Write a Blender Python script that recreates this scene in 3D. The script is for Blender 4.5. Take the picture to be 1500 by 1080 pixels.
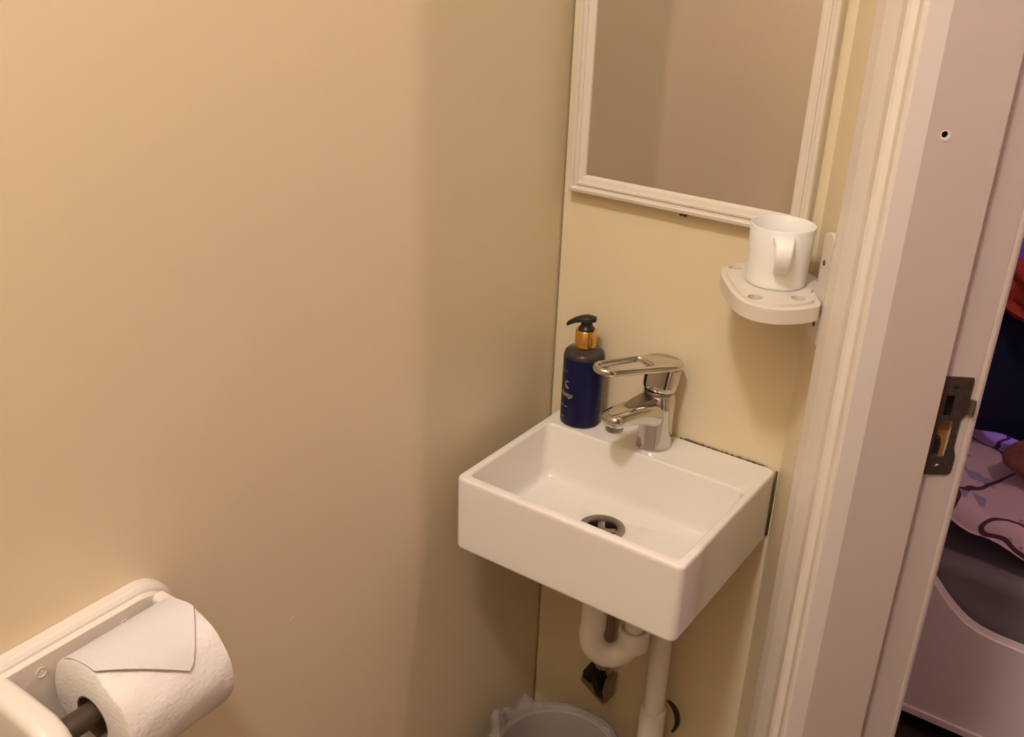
import bpy, bmesh, math, random
from mathutils import Vector, Matrix
random.seed(4)
for o in list(bpy.data.objects): bpy.data.objects.remove(o)
scene = bpy.context.scene
COL = scene.collection

# ------------------------------------------------------------------ camera
Z0 = 0.85                                   # height of the basin rim above the floor
CAM = Vector((0.7302, -1.1863, 0.6792 + Z0))
YAW, PITCH, ROLL, FPX = math.radians(-34.16), math.radians(-24.64), math.radians(2.27), 1469.6
fw = Vector((math.sin(YAW)*math.cos(PITCH), math.cos(YAW)*math.cos(PITCH), math.sin(PITCH)))
r0 = Vector((math.cos(YAW), -math.sin(YAW), 0)); u0 = r0.cross(fw)
rt = r0*math.cos(ROLL) + u0*math.sin(ROLL); up = -r0*math.sin(ROLL) + u0*math.cos(ROLL)
cd = bpy.data.cameras.new('camera'); cam = bpy.data.objects.new('camera', cd); COL.objects.link(cam)
m3 = Matrix((rt, up, -fw)).transposed(); cam.matrix_world = Matrix.Translation(CAM) @ m3.to_4x4()
cd.sensor_fit = 'HORIZONTAL'; cd.sensor_width = 36; cd.lens = FPX/1500*36; cd.clip_start = 0.01
scene.camera = cam

# ------------------------------------------------------------------ world, exposure, lamp settings
w = bpy.data.worlds.new('world'); scene.world = w; w.use_nodes = True
w.node_tree.nodes['Background'].inputs[0].default_value = (0.012, 0.010, 0.012, 1)
w.node_tree.nodes['Background'].inputs[1].default_value = 1.0
vs = scene.view_settings
vs.view_transform = 'Standard'; vs.look = 'None'; vs.gamma = 1.0; vs.use_curve_mapping = False
vs.exposure = 0.0
LAMP_POS = (0.46, -1.42, 2.75); LAMP_COL = (1.0, 0.985, 0.975); LAMP_STR = 173.0      # bathroom ceiling lamp (dome)
BED_POS = (1.20, -0.06, 2.20); BED_COL = (1.0, 0.65, 0.70); BED_STR = 410.0          # bedroom pendant globe
LED_POS = (0.80, 1.10, 1.30); LED_COL = (0.34, 0.20, 1.0); LED_STR = 130.0           # violet night light

# ------------------------------------------------------------------ materials
MATS = {}
def mat(name, col, rough=0.5, metal=0.0, noise=0.0, nscale=20.0, bump=0.0, bscale=80.0, spec=0.5,
        coat=0.0, trans=0.0, ior=1.45, alpha=1.0, sheen=0.0, emis=None, estr=0.0, sss=0.0):
    m = bpy.data.materials.new(name); m.use_nodes = True; nt = m.node_tree; b = nt.nodes['Principled BSDF']
    b.inputs['Base Color'].default_value = (*col, 1); b.inputs['Roughness'].default_value = rough
    b.inputs['Metallic'].default_value = metal; b.inputs['Specular IOR Level'].default_value = spec
    b.inputs['Coat Weight'].default_value = coat; b.inputs['Coat Roughness'].default_value = 0.08
    b.inputs['Transmission Weight'].default_value = trans; b.inputs['IOR'].default_value = ior
    b.inputs['Alpha'].default_value = alpha; b.inputs['Sheen Weight'].default_value = sheen
    if sss: b.inputs['Subsurface Weight'].default_value = sss; b.inputs['Subsurface Scale'].default_value = 0.01
    if emis: b.inputs['Emission Color'].default_value = (*emis, 1); b.inputs['Emission Strength'].default_value = estr
    tc = nt.nodes.new('ShaderNodeTexCoord')
    if noise > 0:
        n = nt.nodes.new('ShaderNodeTexNoise'); n.inputs['Scale'].default_value = nscale; n.inputs['Detail'].default_value = 5
        nt.links.new(tc.outputs['Object'], n.inputs['Vector'])
        mx = nt.nodes.new('ShaderNodeMixRGB'); mx.blend_type = 'MIX'
        mx.inputs[1].default_value = (*[max(0, c*(1-noise)) for c in col], 1)
        mx.inputs[2].default_value = (*[min(1, c*(1+noise)) for c in col], 1)
        nt.links.new(n.outputs['Fac'], mx.inputs[0]); nt.links.new(mx.outputs[0], b.inputs['Base Color'])
    if bump > 0:
        n2 = nt.nodes.new('ShaderNodeTexNoise'); n2.inputs['Scale'].default_value = bscale; n2.inputs['Detail'].default_value = 4
        nt.links.new(tc.outputs['Object'], n2.inputs['Vector'])
        bp = nt.nodes.new('ShaderNodeBump'); bp.inputs['Strength'].default_value = bump; bp.inputs['Distance'].default_value = 0.002
        nt.links.new(n2.outputs['Fac'], bp.inputs['Height']); nt.links.new(bp.outputs[0], b.inputs['Normal'])
    MATS[name] = m; return m

mat('wall_paint', (0.74, 0.615, 0.42), 0.42, noise=0.025, nscale=3.0, bump=0.12, bscale=60)
mat('ceiling_paint', (0.62, 0.56, 0.48), 0.7, noise=0.02)
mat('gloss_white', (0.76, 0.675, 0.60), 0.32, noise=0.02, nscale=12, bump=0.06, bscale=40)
mat('jamb_white_dimmed', (0.58, 0.48, 0.425), 0.32, noise=0.02, nscale=12, bump=0.06, bscale=40)  # gloss white darkened to offset the lamp light falling on the jamb
mat('chip_pale', (0.80, 0.72, 0.66), 0.7)
mat('frame_white', (0.69, 0.60, 0.51), 0.38, noise=0.02, nscale=30)
mat('ceramic', (0.84, 0.775, 0.71), 0.10, coat=0.4)
mat('chrome', (0.62, 0.60, 0.57), 0.10, metal=1.0)
mat('drain_steel', (0.30, 0.26, 0.22), 0.34, metal=1.0)
mat('dark_hole', (0.012, 0.008, 0.006), 0.8)
mat('mould', (0.10, 0.065, 0.035), 0.8, noise=0.7, nscale=160)
mat('mirror_glass', (0.68, 0.665, 0.67), 0.03, metal=1.0)
mat('mirror_back', (0.35, 0.28, 0.2), 0.8)
mat('rust', (0.10, 0.05, 0.02), 0.7, noise=0.4, nscale=300)
mat('wood_white', (0.71, 0.635, 0.55), 0.36, noise=0.02, nscale=25, bump=0.05, bscale=60)
mat('filler', (0.74, 0.66, 0.56), 0.6)
mat('mug_plastic', (0.86, 0.83, 0.80), 0.30, sss=0.12)
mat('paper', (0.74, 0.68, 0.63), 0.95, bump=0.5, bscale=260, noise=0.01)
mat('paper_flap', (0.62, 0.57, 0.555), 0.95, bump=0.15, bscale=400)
mat('cardboard', (0.16, 0.11, 0.085), 0.9, noise=0.1, nscale=60)
mat('rod', (0.055, 0.035, 0.023), 0.45, noise=0.15, nscale=60)
mat('pvc', (0.80, 0.75, 0.69), 0.35, noise=0.02)
mat('valve_black', (0.016, 0.012, 0.010), 0.5)
mat('valve_metal', (0.30, 0.20, 0.15), 0.45, metal=0.6, noise=0.3, nscale=120)
mat('hose', (0.27, 0.21, 0.16), 0.5, noise=0.15, nscale=200)
mat('bronze', (0.20, 0.155, 0.12), 0.38, metal=0.85, noise=0.3, nscale=150)
mat('raw_wood', (0.30, 0.13, 0.035), 0.7, noise=0.35, nscale=60)
mat('bottle_blue', (0.005, 0.007, 0.045), 0.30, spec=0.3)
mat('bottle_clear', (0.075, 0.055, 0.055), 0.12, trans=0.3, ior=1.3)
mat('gold', (0.80, 0.48, 0.13), 0.2, metal=1.0)
mat('print_gold', (0.55, 0.42, 0.25), 0.5)
mat('print_grey', (0.26, 0.27, 0.34), 0.6)
mat('pump_black', (0.012, 0.009, 0.008), 0.3)
mat('liner', (0.74, 0.66, 0.63), 0.20, trans=0.6, ior=1.10, alpha=0.58)
mat('bin_plastic', (0.36, 0.27, 0.20), 0.4, noise=0.03)
mat('floor_vinyl', (0.16, 0.11, 0.075), 0.5, noise=0.1, nscale=15)
mat('floor_dark', (0.045, 0.03, 0.022), 0.5, noise=0.3, nscale=12)
mat('bedroom_wall', (0.76, 0.68, 0.64), 0.8, noise=0.04)
mat('bed_white', (0.90, 0.78, 0.72), 0.4, noise=0.02)
mat('sheet_grey', (0.22, 0.20, 0.205), 0.9, noise=0.08, nscale=14, bump=0.3, bscale=300)
mat('navy_cloth', (0.010, 0.016, 0.055), 0.95, noise=0.25, nscale=8)
mat('red_cloth', (0.42, 0.055, 0.03), 0.85, noise=0.2, nscale=14)
mat('violet_cloth', (0.42, 0.32, 0.75), 0.9, noise=0.15, nscale=25)
mat('cushion_brown', (0.30, 0.11, 0.08), 0.9, noise=0.3, nscale=30)
mat('lamp_glow', (0.9, 0.85, 0.8), 0.5, emis=LAMP_COL, estr=LAMP_STR)
mat('bed_glow', (0.9, 0.85, 0.8), 0.5, emis=BED_COL, estr=BED_STR)
mat('led_glow', (0.8, 0.8, 0.9), 0.5, emis=LED_COL, estr=LED_STR)

def duvet_material():
    m = bpy.data.materials.new('duvet_print'); m.use_nodes = True; nt = m.node_tree; b = nt.nodes['Principled BSDF']
    b.inputs['Roughness'].default_value = 0.9
    tc = nt.nodes.new('ShaderNodeTexCoord')
    nz = nt.nodes.new('ShaderNodeTexNoise'); nz.inputs['Scale'].default_value = 5; nz.inputs['Detail'].default_value = 2
    nt.links.new(tc.outputs['Object'], nz.inputs['Vector'])
    ad = nt.nodes.new('ShaderNodeVectorMath'); ad.operation = 'MULTIPLY_ADD'
    ad.inputs[1].default_value = (0.16, 0.16, 0.16)
    nt.links.new(nz.outputs['Color'], ad.inputs[0]); nt.links.new(tc.outputs['Object'], ad.inputs[2])
    def lines(scale, width, rand):
        v = nt.nodes.new('ShaderNodeTexVoronoi'); v.feature = 'DISTANCE_TO_EDGE'; v.inputs['Scale'].default_value = scale
        v.inputs['Randomness'].default_value = rand
        nt.links.new(ad.outputs[0], v.inputs['Vector'])
        lt = nt.nodes.new('ShaderNodeMath'); lt.operation = 'LESS_THAN'; lt.inputs[1].default_value = width
        nt.links.new(v.outputs['Distance'], lt.inputs[0]); return lt
    l1 = lines(6.5, 0.018, 1.0)
    n2 = nt.nodes.new('ShaderNodeTexNoise'); n2.inputs['Scale'].default_value = 22; n2.inputs['Detail'].default_value = 1
    nt.links.new(tc.outputs['Object'], n2.inputs['Vector'])
    gt = nt.nodes.new('ShaderNodeMath'); gt.operation = 'GREATER_THAN'; gt.inputs[1].default_value = 0.60
    nt.links.new(n2.outputs['Fac'], gt.inputs[0])
    c1 = nt.nodes.new('ShaderNodeMixRGB'); c1.inputs[1].default_value = (0.66, 0.50, 0.52, 1); c1.inputs[2].default_value = (0.36, 0.32, 0.46, 1)
    nt.links.new(gt.outputs[0], c1.inputs[0])
    c2 = nt.nodes.new('ShaderNodeMixRGB'); c2.inputs[2].default_value = (0.09, 0.03, 0.045, 1)
    nt.links.new(l1.outputs[0], c2.inputs[0]); nt.links.new(c1.outputs[0], c2.inputs[1])
    nt.links.new(c2.outputs[0], b.inputs['Base Color'])
    MATS['duvet_print'] = m
duvet_material()

# ------------------------------------------------------------------ helpers
def obj(name, bm, m, parent=None, smooth=False, angle=None):
    me = bpy.data.meshes.new(name)
    bmesh.ops.recalc_face_normals(bm, faces=bm.faces)
    if smooth:
        for f in bm.faces: f.smooth = True
    bm.to_mesh(me); bm.free()
    if smooth and angle is not None: me.set_sharp_from_angle(angle=math.radians(angle))
    me.materials.append(MATS[m])
    o = bpy.data.objects.new(name, me); COL.objects.link(o)
    if parent is not None: o.parent = parent
    return o
def thing(name, label, cat, group=None, kind=None):
    o = bpy.data.objects.new(name, None); COL.objects.link(o); o.empty_display_size = 0.02
    if label: o['label'] = label
    if cat: o['category'] = cat
    if group: o['group'] = group
    if kind: o['kind'] = kind
    return o
def place(root, loc):
    """move a thing's empty to its base without moving its parts"""
    root.location = loc
    inv = Matrix.Translation(-Vector(loc))
    for ch in root.children: ch.matrix_parent_inverse = inv
def tag(o, label, cat, group=None):
    o['label'] = label; o['category'] = cat
    if group: o['group'] = group
    return o
def struct(name, bm, m, label=None):
    o = obj(name, bm, m); o['kind'] = 'structure'
    if label: o['label'] = label
    return o
def new(): return bmesh.new()
def box(bm, lo, hi, bev=0.0, seg=2):
    vs_ = [bm.verts.new((x, y, z)) for x in (lo[0], hi[0]) for y in (lo[1], hi[1]) for z in (lo[2], hi[2])]
    q = [(0,1,3,2),(4,6,7,5),(0,4,5,1),(2,3,7,6),(0,2,6,4),(1,5,7,3)]
    fs = [bm.faces.new([vs_[i] for i in f]) for f in q]
    if bev:
        es = list({e for f in fs for e in f.edges})
        bmesh.ops.bevel(bm, geom=es, offset=bev, segments=seg, profile=0.5, affect='EDGES')
def prism(bm, pts, z0, z1):
    """vertical prism over a plan polygon"""
    a = [bm.verts.new((p[0], p[1], z0)) for p in pts]; b = [bm.verts.new((p[0], p[1], z1)) for p in pts]
    n = len(pts)
    for i in range(n): bm.faces.new((a[i], a[(i+1) % n], b[(i+1) % n], b[i]))
    bm.faces.new(a); bm.faces.new(b)
def lathe(bm, prof, seg=40, center=(0,0,0), axis='Z', cap0=False, cap1=False):
    """prof: list of (r, h)"""
    rings = []
    for r, h in prof:
        ring = []
        for i in range(seg):
            a = 2*math.pi*i/seg
            if axis == 'Z': p = (r*math.cos(a), r*math.sin(a), h)
            elif axis == 'Y': p = (r*math.cos(a), h, r*math.sin(a))
            else: p = (h, r*math.cos(a), r*math.sin(a))
            ring.append(bm.verts.new(Vector(p) + Vector(center)))
        rings.append(ring)
    for k in range(len(rings)-1):
        for i in range(seg):
            j = (i+1) % seg
            bm.faces.new((rings[k][i], rings[k][j], rings[k+1][j], rings[k+1][i]))
    if cap0: bm.faces.new(rings[0])
    if cap1: bm.faces.new(rings[-1])
    return rings
def loft(bm, sections, caps=True, closed=True):
    rs = [[bm.verts.new(p) for p in s] for s in sections]
    n = len(rs[0])
    for k in range(len(rs)-1):
        for i in range(n if closed else n-1):
            j = (i+1) % n
            bm.faces.new((rs[k][i], rs[k][j], rs[k+1][j], rs[k+1][i]))
    if caps: bm.faces.new(rs[0]); bm.faces.new(rs[-1])
def tube(bm, path, r, seg=16, caps=True, sx=1.0):
    """sweep a circle along a polyline; r number or list"""
    P = [Vector(p) for p in path]; n = len(P); secs = []
    T = [(P[min(i+1, n-1)] - P[max(i-1, 0)]).normalized() for i in range(n)]
    ref = Vector((0, 0, 1)) if abs(T[0].z) < 0.9 else Vector((1, 0, 0))
    U = (ref - T[0]*ref.dot(T[0])).normalized()
    for i in range(n):
        U = (U - T[i]*U.dot(T[i])).normalized(); V = T[i].cross(U)
        rr = r[i] if isinstance(r, (list, tuple)) else r
        secs.append([P[i] + (U*math.cos(2*math.pi*k/seg)*sx + V*math.sin(2*math.pi*k/seg))*rr for k in range(seg)])
    loft(bm, secs, caps)
def bez(a, b, c, d, n):
    a, b, c, d = map(Vector, (a, b, c, d)); out = []
    for i in range(n+1):
        t = i/n; out.append(a*(1-t)**3 + b*3*t*(1-t)**2 + c*3*t*t*(1-t) + d*t**3)
    return out
def rrect(w, h, r, n=6):
    """rounded rectangle outline centred at 0 -> list of (x,y)"""
    pts = []
    for cx, cy, a0 in ((w/2-r, h/2-r, 0), (-w/2+r, h/2-r, 90), (-w/2+r, -h/2+r, 180), (w/2-r, -h/2+r, 270)):
        for i in range(n+1):
            a = math.radians(a0 + 90*i/n); pts.append((cx + r*math.cos(a), cy + r*math.sin(a)))
    return pts
def plate(bm, outer, holes, zbot, ztop, frame):
    """flat plate with holes; frame maps (u,v,w)->Vector"""
    loops = [outer] + holes
    for w_ in (zbot, ztop):
        es = []
        for lp in loops:
            vv = [bm.verts.new(frame(u, v, w_)) for u, v in lp]
            es += [bm.edges.new((vv[i], vv[(i+1) % len(vv)])) for i in range(len(vv))]
        bmesh.ops.triangle_fill(bm, use_beauty=True, edges=es)
    for lp in loops:
        a = [frame(u, v, zbot) for u, v in lp]; b = [frame(u, v, ztop) for u, v in lp]
        va = [bm.verts.new(p) for p in a]; vb = [bm.verts.new(p) for p in b]
        for i in range(len(lp)):
            j = (i+1) % len(lp); bm.faces.new((va[i], va[j], vb[j], vb[i]))
    bmesh.ops.remove_doubles(bm, verts=bm.verts, dist=1e-6)

# door wall: a wall at 36 degrees to the basin wall's normal
CX = 0.370; TH = math.radians(36)
DV = Vector((math.sin(TH), -math.cos(TH), 0)); NV = Vector((math.cos(TH), math.sin(TH), 0))
def WP(t, off, z=0.0): return Vector((CX, 0, 0)) + DV*t + NV*off + Vector((0, 0, z))
def wprism(bm, pts, z0, z1): prism(bm, [WP(t, o)[:2] for t, o in pts], z0, z1)
CEIL = 2.80

# ------------------------------------------------------------------ room shell
bm = new(); box(bm, (-0.1, -1.75, -0.04), (0.0, 0.1, CEIL)); struct('wall_left', bm, 'wall_paint')
bm = new(); box(bm, (0.0028, 0.0, -0.04), (CX, 0.1, CEIL)); struct('wall_back', bm, 'wall_paint')
T_OPEN, T_W = 0.241, 0.74
bm = new(); prism(bm, [(CX, 0), WP(T_OPEN-0.032, 0)[:2], WP(T_OPEN-0.032, 0.108)[:2], WP(-0.052, 0.108)[:2], (CX, 0.1)], -0.04, CEIL)
struct('wall_right', bm, 'wall_paint')
bm = new(); wprism(bm, [(T_OPEN+T_W+0.032, 0), (2.163, 0), (2.163, 0.108), (T_OPEN+T_W+0.032, 0.108)], -0.04, CEIL); struct('wall_door_side', bm, 'wall_paint')
bm = new(); wprism(bm, [(T_OPEN-0.032, 0), (T_OPEN+T_W+0.032, 0), (T_OPEN+T_W+0.032, 0.108), (T_OPEN-0.032, 0.108)], 2.06, CEIL); struct('wall_over_door', bm, 'wall_paint')
bm = new(); box(bm, (-0.1, -1.85, -0.04), (1.62, -1.75, CEIL)); struct('wall_rear', bm, 'wall_paint')
bm = new(); prism(bm, [(-0.1, -1.85), (1.70, -1.85), WP(2.163, 0.07)[:2], WP(-0.02, 0.07)[:2], (CX, 0.07), (-0.1, 0.07)], -0.04, 0.0); struct('floor', bm, 'floor_vinyl')
bm = new(); prism(bm, [(-0.1, 0.07), (CX, 0.07), WP(-0.02, 0.07)[:2], WP(2.163, 0.07)[:2], (1.70, -1.85), (2.9, -1.85), (2.9, 1.9), (-0.1, 1.9)], -0.04, 0.0); struct('floor_bedroom', bm, 'floor_dark')
bm = new(); box(bm, (-0.1, -1.85, CEIL), (2.9, 1.9, CEIL+0.04)); struct('ceiling', bm, 'ceiling_paint')
bm = new(); box(bm, (-0.2, 0.1, -0.04), (-0.1, 1.9, CEIL)); struct('wall_bedroom_left', bm, 'bedroom_wall')
bm = new(); box(bm, (-0.2, 1.9, -0.04), (2.9, 2.0, CEIL)); struct('wall_bedroom_far', bm, 'bedroom_wall')
bm = new(); box(bm, (2.9, -1.85, -0.04), (3.0, 2.0, CEIL)); struct('wall_bedroom_right', bm, 'bedroom_wall')
bm = new(); box(bm, (1.62, -1.95, -0.04), (2.9, -1.85, CEIL)); struct('wall_bedroom_near', bm, 'bedroom_wall')

bm = new(); bmesh.ops.create_icosphere(bm, subdivisions=1, radius=1.0)
for v in bm.verts: v.co = Vector((0.0004*v.co.x, -0.5477 + 0.0045*v.co.y, Z0-0.0848 + 0.0022*v.co.z + 0.0022*v.co.y))
obj('paint_chip', bm, 'chip_pale', bpy.data.objects['wall_left'])

# door casings (moulded architrave)
CAS = [(0.118, 0.0), (0.118, -0.020), (0.121, -0.0245), (0.126, -0.0255), (0.150, -0.0255), (0.166, -0.0235), (0.180, -0.0215),
       (0.192, -0.0225), (0.199, -0.0255), (0.205, -0.0265), (0.210, -0.0245), (0.2135, -0.0195), (0.219, -0.0190), (0.2225, -0.0215),
       (0.227, -0.0240), (0.236, -0.0245), (0.2400, -0.0235), (0.2410, -0.021), (0.2410, 0.0)]
bm = new(); wprism(bm, CAS, 0.0, 2.13); o = struct('trim_1', bm, 'gloss_white', 'moulded white door casing beside the basin wall')
mid = 2*T_OPEN + T_W
bm = new(); wprism(bm, [(mid - t, of) for t, of in CAS][::-1], 0.0, 2.13); struct('trim_2', bm, 'gloss_white', 'moulded white door casing on the far side of the doorway')
bm = new()
tl = [(t, of) for t, of in CAS]
a = [WP(0.2410, of, 2.02 + (0.2410 - t)) for t, of in tl]; b = [WP(mid-0.2410, of, 2.02 + (0.2410 - t)) for t, of in tl]
loft(bm, [a, b]); struct('trim_3', bm, 'gloss_white', 'moulded white casing over the doorway')

# door jamb (lining with rebate, strike plate, screw hole)
door = thing('door_1', 'white painted doorway lining with a bronze strike plate', None, kind='structure')
SP_Z0, SP_Z1 = 0.1325 + Z0, 0.2505 + Z0          # strike plate span
hz_, ho_ = 0.503 + Z0, 0.0167                 # screw hole centre
HR = 0.0032
SO, ST = 0.0725, 0.014                        # door stop edge, rebate depth
def jamb_lining(side):
    s = 1 if side == 0 else -1
    def T(t): return t if side == 0 else mid - t
    # proud part, its face carries the small screw hole
    bm = new()
    tf = T(T_OPEN)
    outer = [(0.0, 0.0), (SO, 0.0), (SO, 2.04), (0.0, 2.04)]
    hole = [(ho_ + HR*math.cos(2*math.pi*i/16), hz_ + HR*math.sin(2*math.pi*i/16)) for i in range(16)]
    plate(bm, outer, [hole] if side == 0 else [], 0.0, -0.018, lambda u, v, w_: WP(tf + s*w_, u, v))
    obj('jamb_lining', bm, 'jamb_white_dimmed', door)
    # recessed rebate strip with mortises behind the strike plate
    bm = new()
    tr = T(T_OPEN - ST)
    outer = [(SO, 0.0), (0.1160, 0.0), (0.1160, 2.04), (SO, 2.04)]
    mort = [(0.0795, SP_Z0+0.017), (0.0995, SP_Z0+0.017), (0.0995, SP_Z1-0.018), (0.0795, SP_Z1-0.018)]
    plate(bm, outer, [mort] if side == 0 else [], 0.0, -0.007, lambda u, v, w_: WP(tr + s*w_, u, v))
    obj('rebate_strip', bm, 'jamb_white_dimmed', door)
    bm = new()
    pts = [(T(T_OPEN-ST-0.012), 0.1160), (T(T_OPEN-ST+0.0005), 0.1160), (T(T_OPEN-ST+0.0022), 0.1172), (T(T_OPEN-ST+0.0026), 0.1195), (T(T_OPEN-ST+0.0016), 0.1222), (T(T_OPEN-ST-0.001), 0.1240), (T(T_OPEN-ST-0.012), 0.1240)]
    wprism(bm, pts, 0.0, 2.04); obj('edge_bead', bm, 'jamb_white_dimmed', door)
jamb_lining(0); jamb_lining(1)
bm = new(); wprism(bm, [(T_OPEN, 0.0), (mid-T_OPEN, 0.0), (mid-T_OPEN, 0.124), (T_OPEN, 0.124)], 2.02, 2.06); obj('head_lining', bm, 'jamb_white_dimmed', door)
bm = new(); lathe(bm, [(HR, 0.0), (HR*0.75, -0.004), (0.0005, -0.010)], 16)
tr_ = Matrix.Translation(WP(T_OPEN, ho_, hz_)) @ Matrix((NV, Vector((0, 0, 1)), DV)).transposed().to_4x4()
bmesh.ops.transform(bm, matrix=tr_, verts=bm.verts); obj('screw_hole', bm, 'dark_hole', door)
bm = new(); plate(bm, [(0.0048*math.cos(2*math.pi*i/20)+0.0010, 0.0050*math.sin(2*math.pi*i/20)-0.0012) for i in range(20)],
                  [[(HR*0.98*math.cos(2*math.pi*i/16), HR*0.98*math.sin(2*math.pi*i/16)) for i in range(16)]], 0.0, 0.0006, lambda u, v, w_: WP(T_OPEN + w_, ho_ + u, hz_ + v))
o = obj('chipped_ring', bm, 'chip_pale', door); o['label'] = 'chipped pale paint around the screw hole'
# mortise pocket
U0 = 0.0755
bm = new(); wprism(bm, [(T_OPEN-ST-0.0078, 0.0790), (T_OPEN-ST-0.0070, 0.0790), (T_OPEN-ST-0.0070, 0.1000), (T_OPEN-ST-0.0078, 0.1000)], SP_Z0+0.016, SP_Z1-0.050); obj('mortise_bed', bm, 'raw_wood', door)
bm = new(); wprism(bm, [(T_OPEN-ST-0.0078, 0.0790), (T_OPEN-ST-0.0070, 0.0790), (T_OPEN-ST-0.0070, 0.1000), (T_OPEN-ST-0.0078, 0.1000)], SP_Z1-0.050, SP_Z1-0.017); obj('mortise_bed', bm, 'dark_hole', door)  # black bed paints in the shade of a deeper hole
# strike plate
bm = new()
tsp = T_OPEN - ST
zc0, zc1 = SP_Z0, SP_Z1
out = []
def arc(cx, cz, r, a0, a1, n=5): return [(cx + r*math.cos(math.radians(a0+(a1-a0)*i/n)), cz + r*math.sin(math.radians(a0+(a1-a0)*i/n))) for i in range(n+1)]
out += arc(U0+0.004, zc0+0.004, 0.004, 180, 270) + arc(U0+0.0275, zc0+0.006, 0.006, 270, 360)
out += [(U0+0.0335, zc0+0.024), (U0+0.0300, zc0+0.034), (U0+0.0300, zc1-0.050), (U0+0.0335, zc1-0.046), (U0+0.0345, zc1-0.044), (U0+0.0345, zc1-0.004)]
out += [(U0+0.0335, zc1-0.001)] + arc(U0+0.006, zc1-0.006, 0.006, 90, 180)
h1 = [(U0+0.0090, zc1-0.046), (U0+0.0180, zc1-0.046), (U0+0.0180, zc1-0.022), (U0+0.0090, zc1-0.022)]
h2 = [(U0+0.0070, zc0+0.022), (U0+0.0220, zc0+0.022), (U0+0.0230, zc0+0.040), (U0+0.0230, zc1-0.052), (U0+0.0070, zc1-0.052)]
plate(bm, out, [h1, h2], 0.0, 0.0022, lambda u, v, w_: WP(tsp + w_, u, v))
sp = obj('strike_plate', bm, 'bronze', door); sp['label'] = 'worn bronze strike plate'
bm = new()   # curled lip
secs = []
for k in range(7):
    a = math.radians(-20 + 130*k/6)
    o_ = U0 + 0.0335 + 0.0052*math.sin(a*0.75)+0.0015; tt = tsp + 0.0015 + 0.007*(1-math.cos(a*0.75))*0.7
    secs.append([WP(tt, o_, zc1-0.044), WP(tt+0.0016, o_-0.0008, zc1-0.044), WP(tt+0.0016, o_-0.0008, zc1-0.026), WP(tt, o_, zc1-0.026)])
loft(bm, secs); obj('lip', bm, 'bronze', sp, True, 40)
for zz, mm in ((zc1-0.011, 'dark_hole'), (zc0+0.010, 'drain_steel')):
    bm = new(); lathe(bm, [(0.0001, 0.0034), (0.0024, 0.0032), (0.0034, 0.0022), (0.0034, 0.0005)], 14)
    bmesh.ops.transform(bm, matrix=Matrix.Translation(WP(tsp, U0+0.0165, zz)) @ Matrix((NV, Vector((0, 0, 1)), DV)).transposed().to_4x4(), verts=bm.verts)
    obj('screw', bm, mm, sp, True, 50)
bm = new()   # black block painting in the dark of a hole in the lower opening
box(bm, (-0.004, -0.010, -0.004), (0.004, 0.010, 0.0006), 0.001)
bmesh.ops.transform(bm, matrix=Matrix.Translation(WP(tsp-0.002, U0+0.0115, zc0+0.034)) @ Matrix((NV, Vector((0, 0, 1)), DV)).transposed().to_4x4(), verts=bm.verts)
obj('hole_dark_block', bm, 'valve_black', sp)

# ------------------------------------------------------------------ ceiling lamps (the light of the place)
def dome_lamp(name, label, pos, r, glow, ztop):
    t = thing(name, label, 'lamp')
    bm = new(); lathe(bm, [(0.001, ztop), (r*1.15, ztop), (r*1.15, ztop-0.02), (r*1.0, ztop-0.03), (0.001, ztop-0.03)], 40, (pos[0], pos[1], 0)); obj('lamp_base', bm, 'gloss_white', t, True, 40)
    bm = new(); lathe(bm, [(r*math.cos(a*math.pi/20), ztop-0.03-r*0.75*math.sin(a*math.pi/20)) for a in range(10)] + [(0.001, ztop-0.03-r*0.75)], 40, (pos[0], pos[1], 0)); obj('lamp_shade', bm, glow, t, True)
    place(t, (pos[0], pos[1], ztop))
dome_lamp('ceiling_lamp', 'round frosted ceiling lamp above the washbasin', LAMP_POS, 0.11, 'lamp_glow', CEIL)
# bedroom pendant globe
t = thing('pendant_lamp', 'pink globe pendant lamp hanging in the bedroom', 'lamp')
bm = new(); lathe(bm, [(0.032*math.sin(math.pi*i/16)+1e-4, 0.032*math.cos(math.pi*i/16)) for i in range(17)], 32, BED_POS); obj('lamp_shade', bm, 'bed_glow', t, True)
bm = new(); tube(bm, [(BED_POS[0], BED_POS[1], BED_POS[2]+0.031), (BED_POS[0], BED_POS[1], CEIL)], 0.003, 8); obj('cord', bm, 'gloss_white', t)
bm = new(); lathe(bm, [(0.001, CEIL-0.02), (0.04, CEIL-0.02), (0.045, CEIL), (0.001, CEIL)], 24, (BED_POS[0], BED_POS[1], 0)); obj('ceiling_rose', bm, 'gloss_white', t, True, 40)
place(t, BED_POS)

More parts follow.
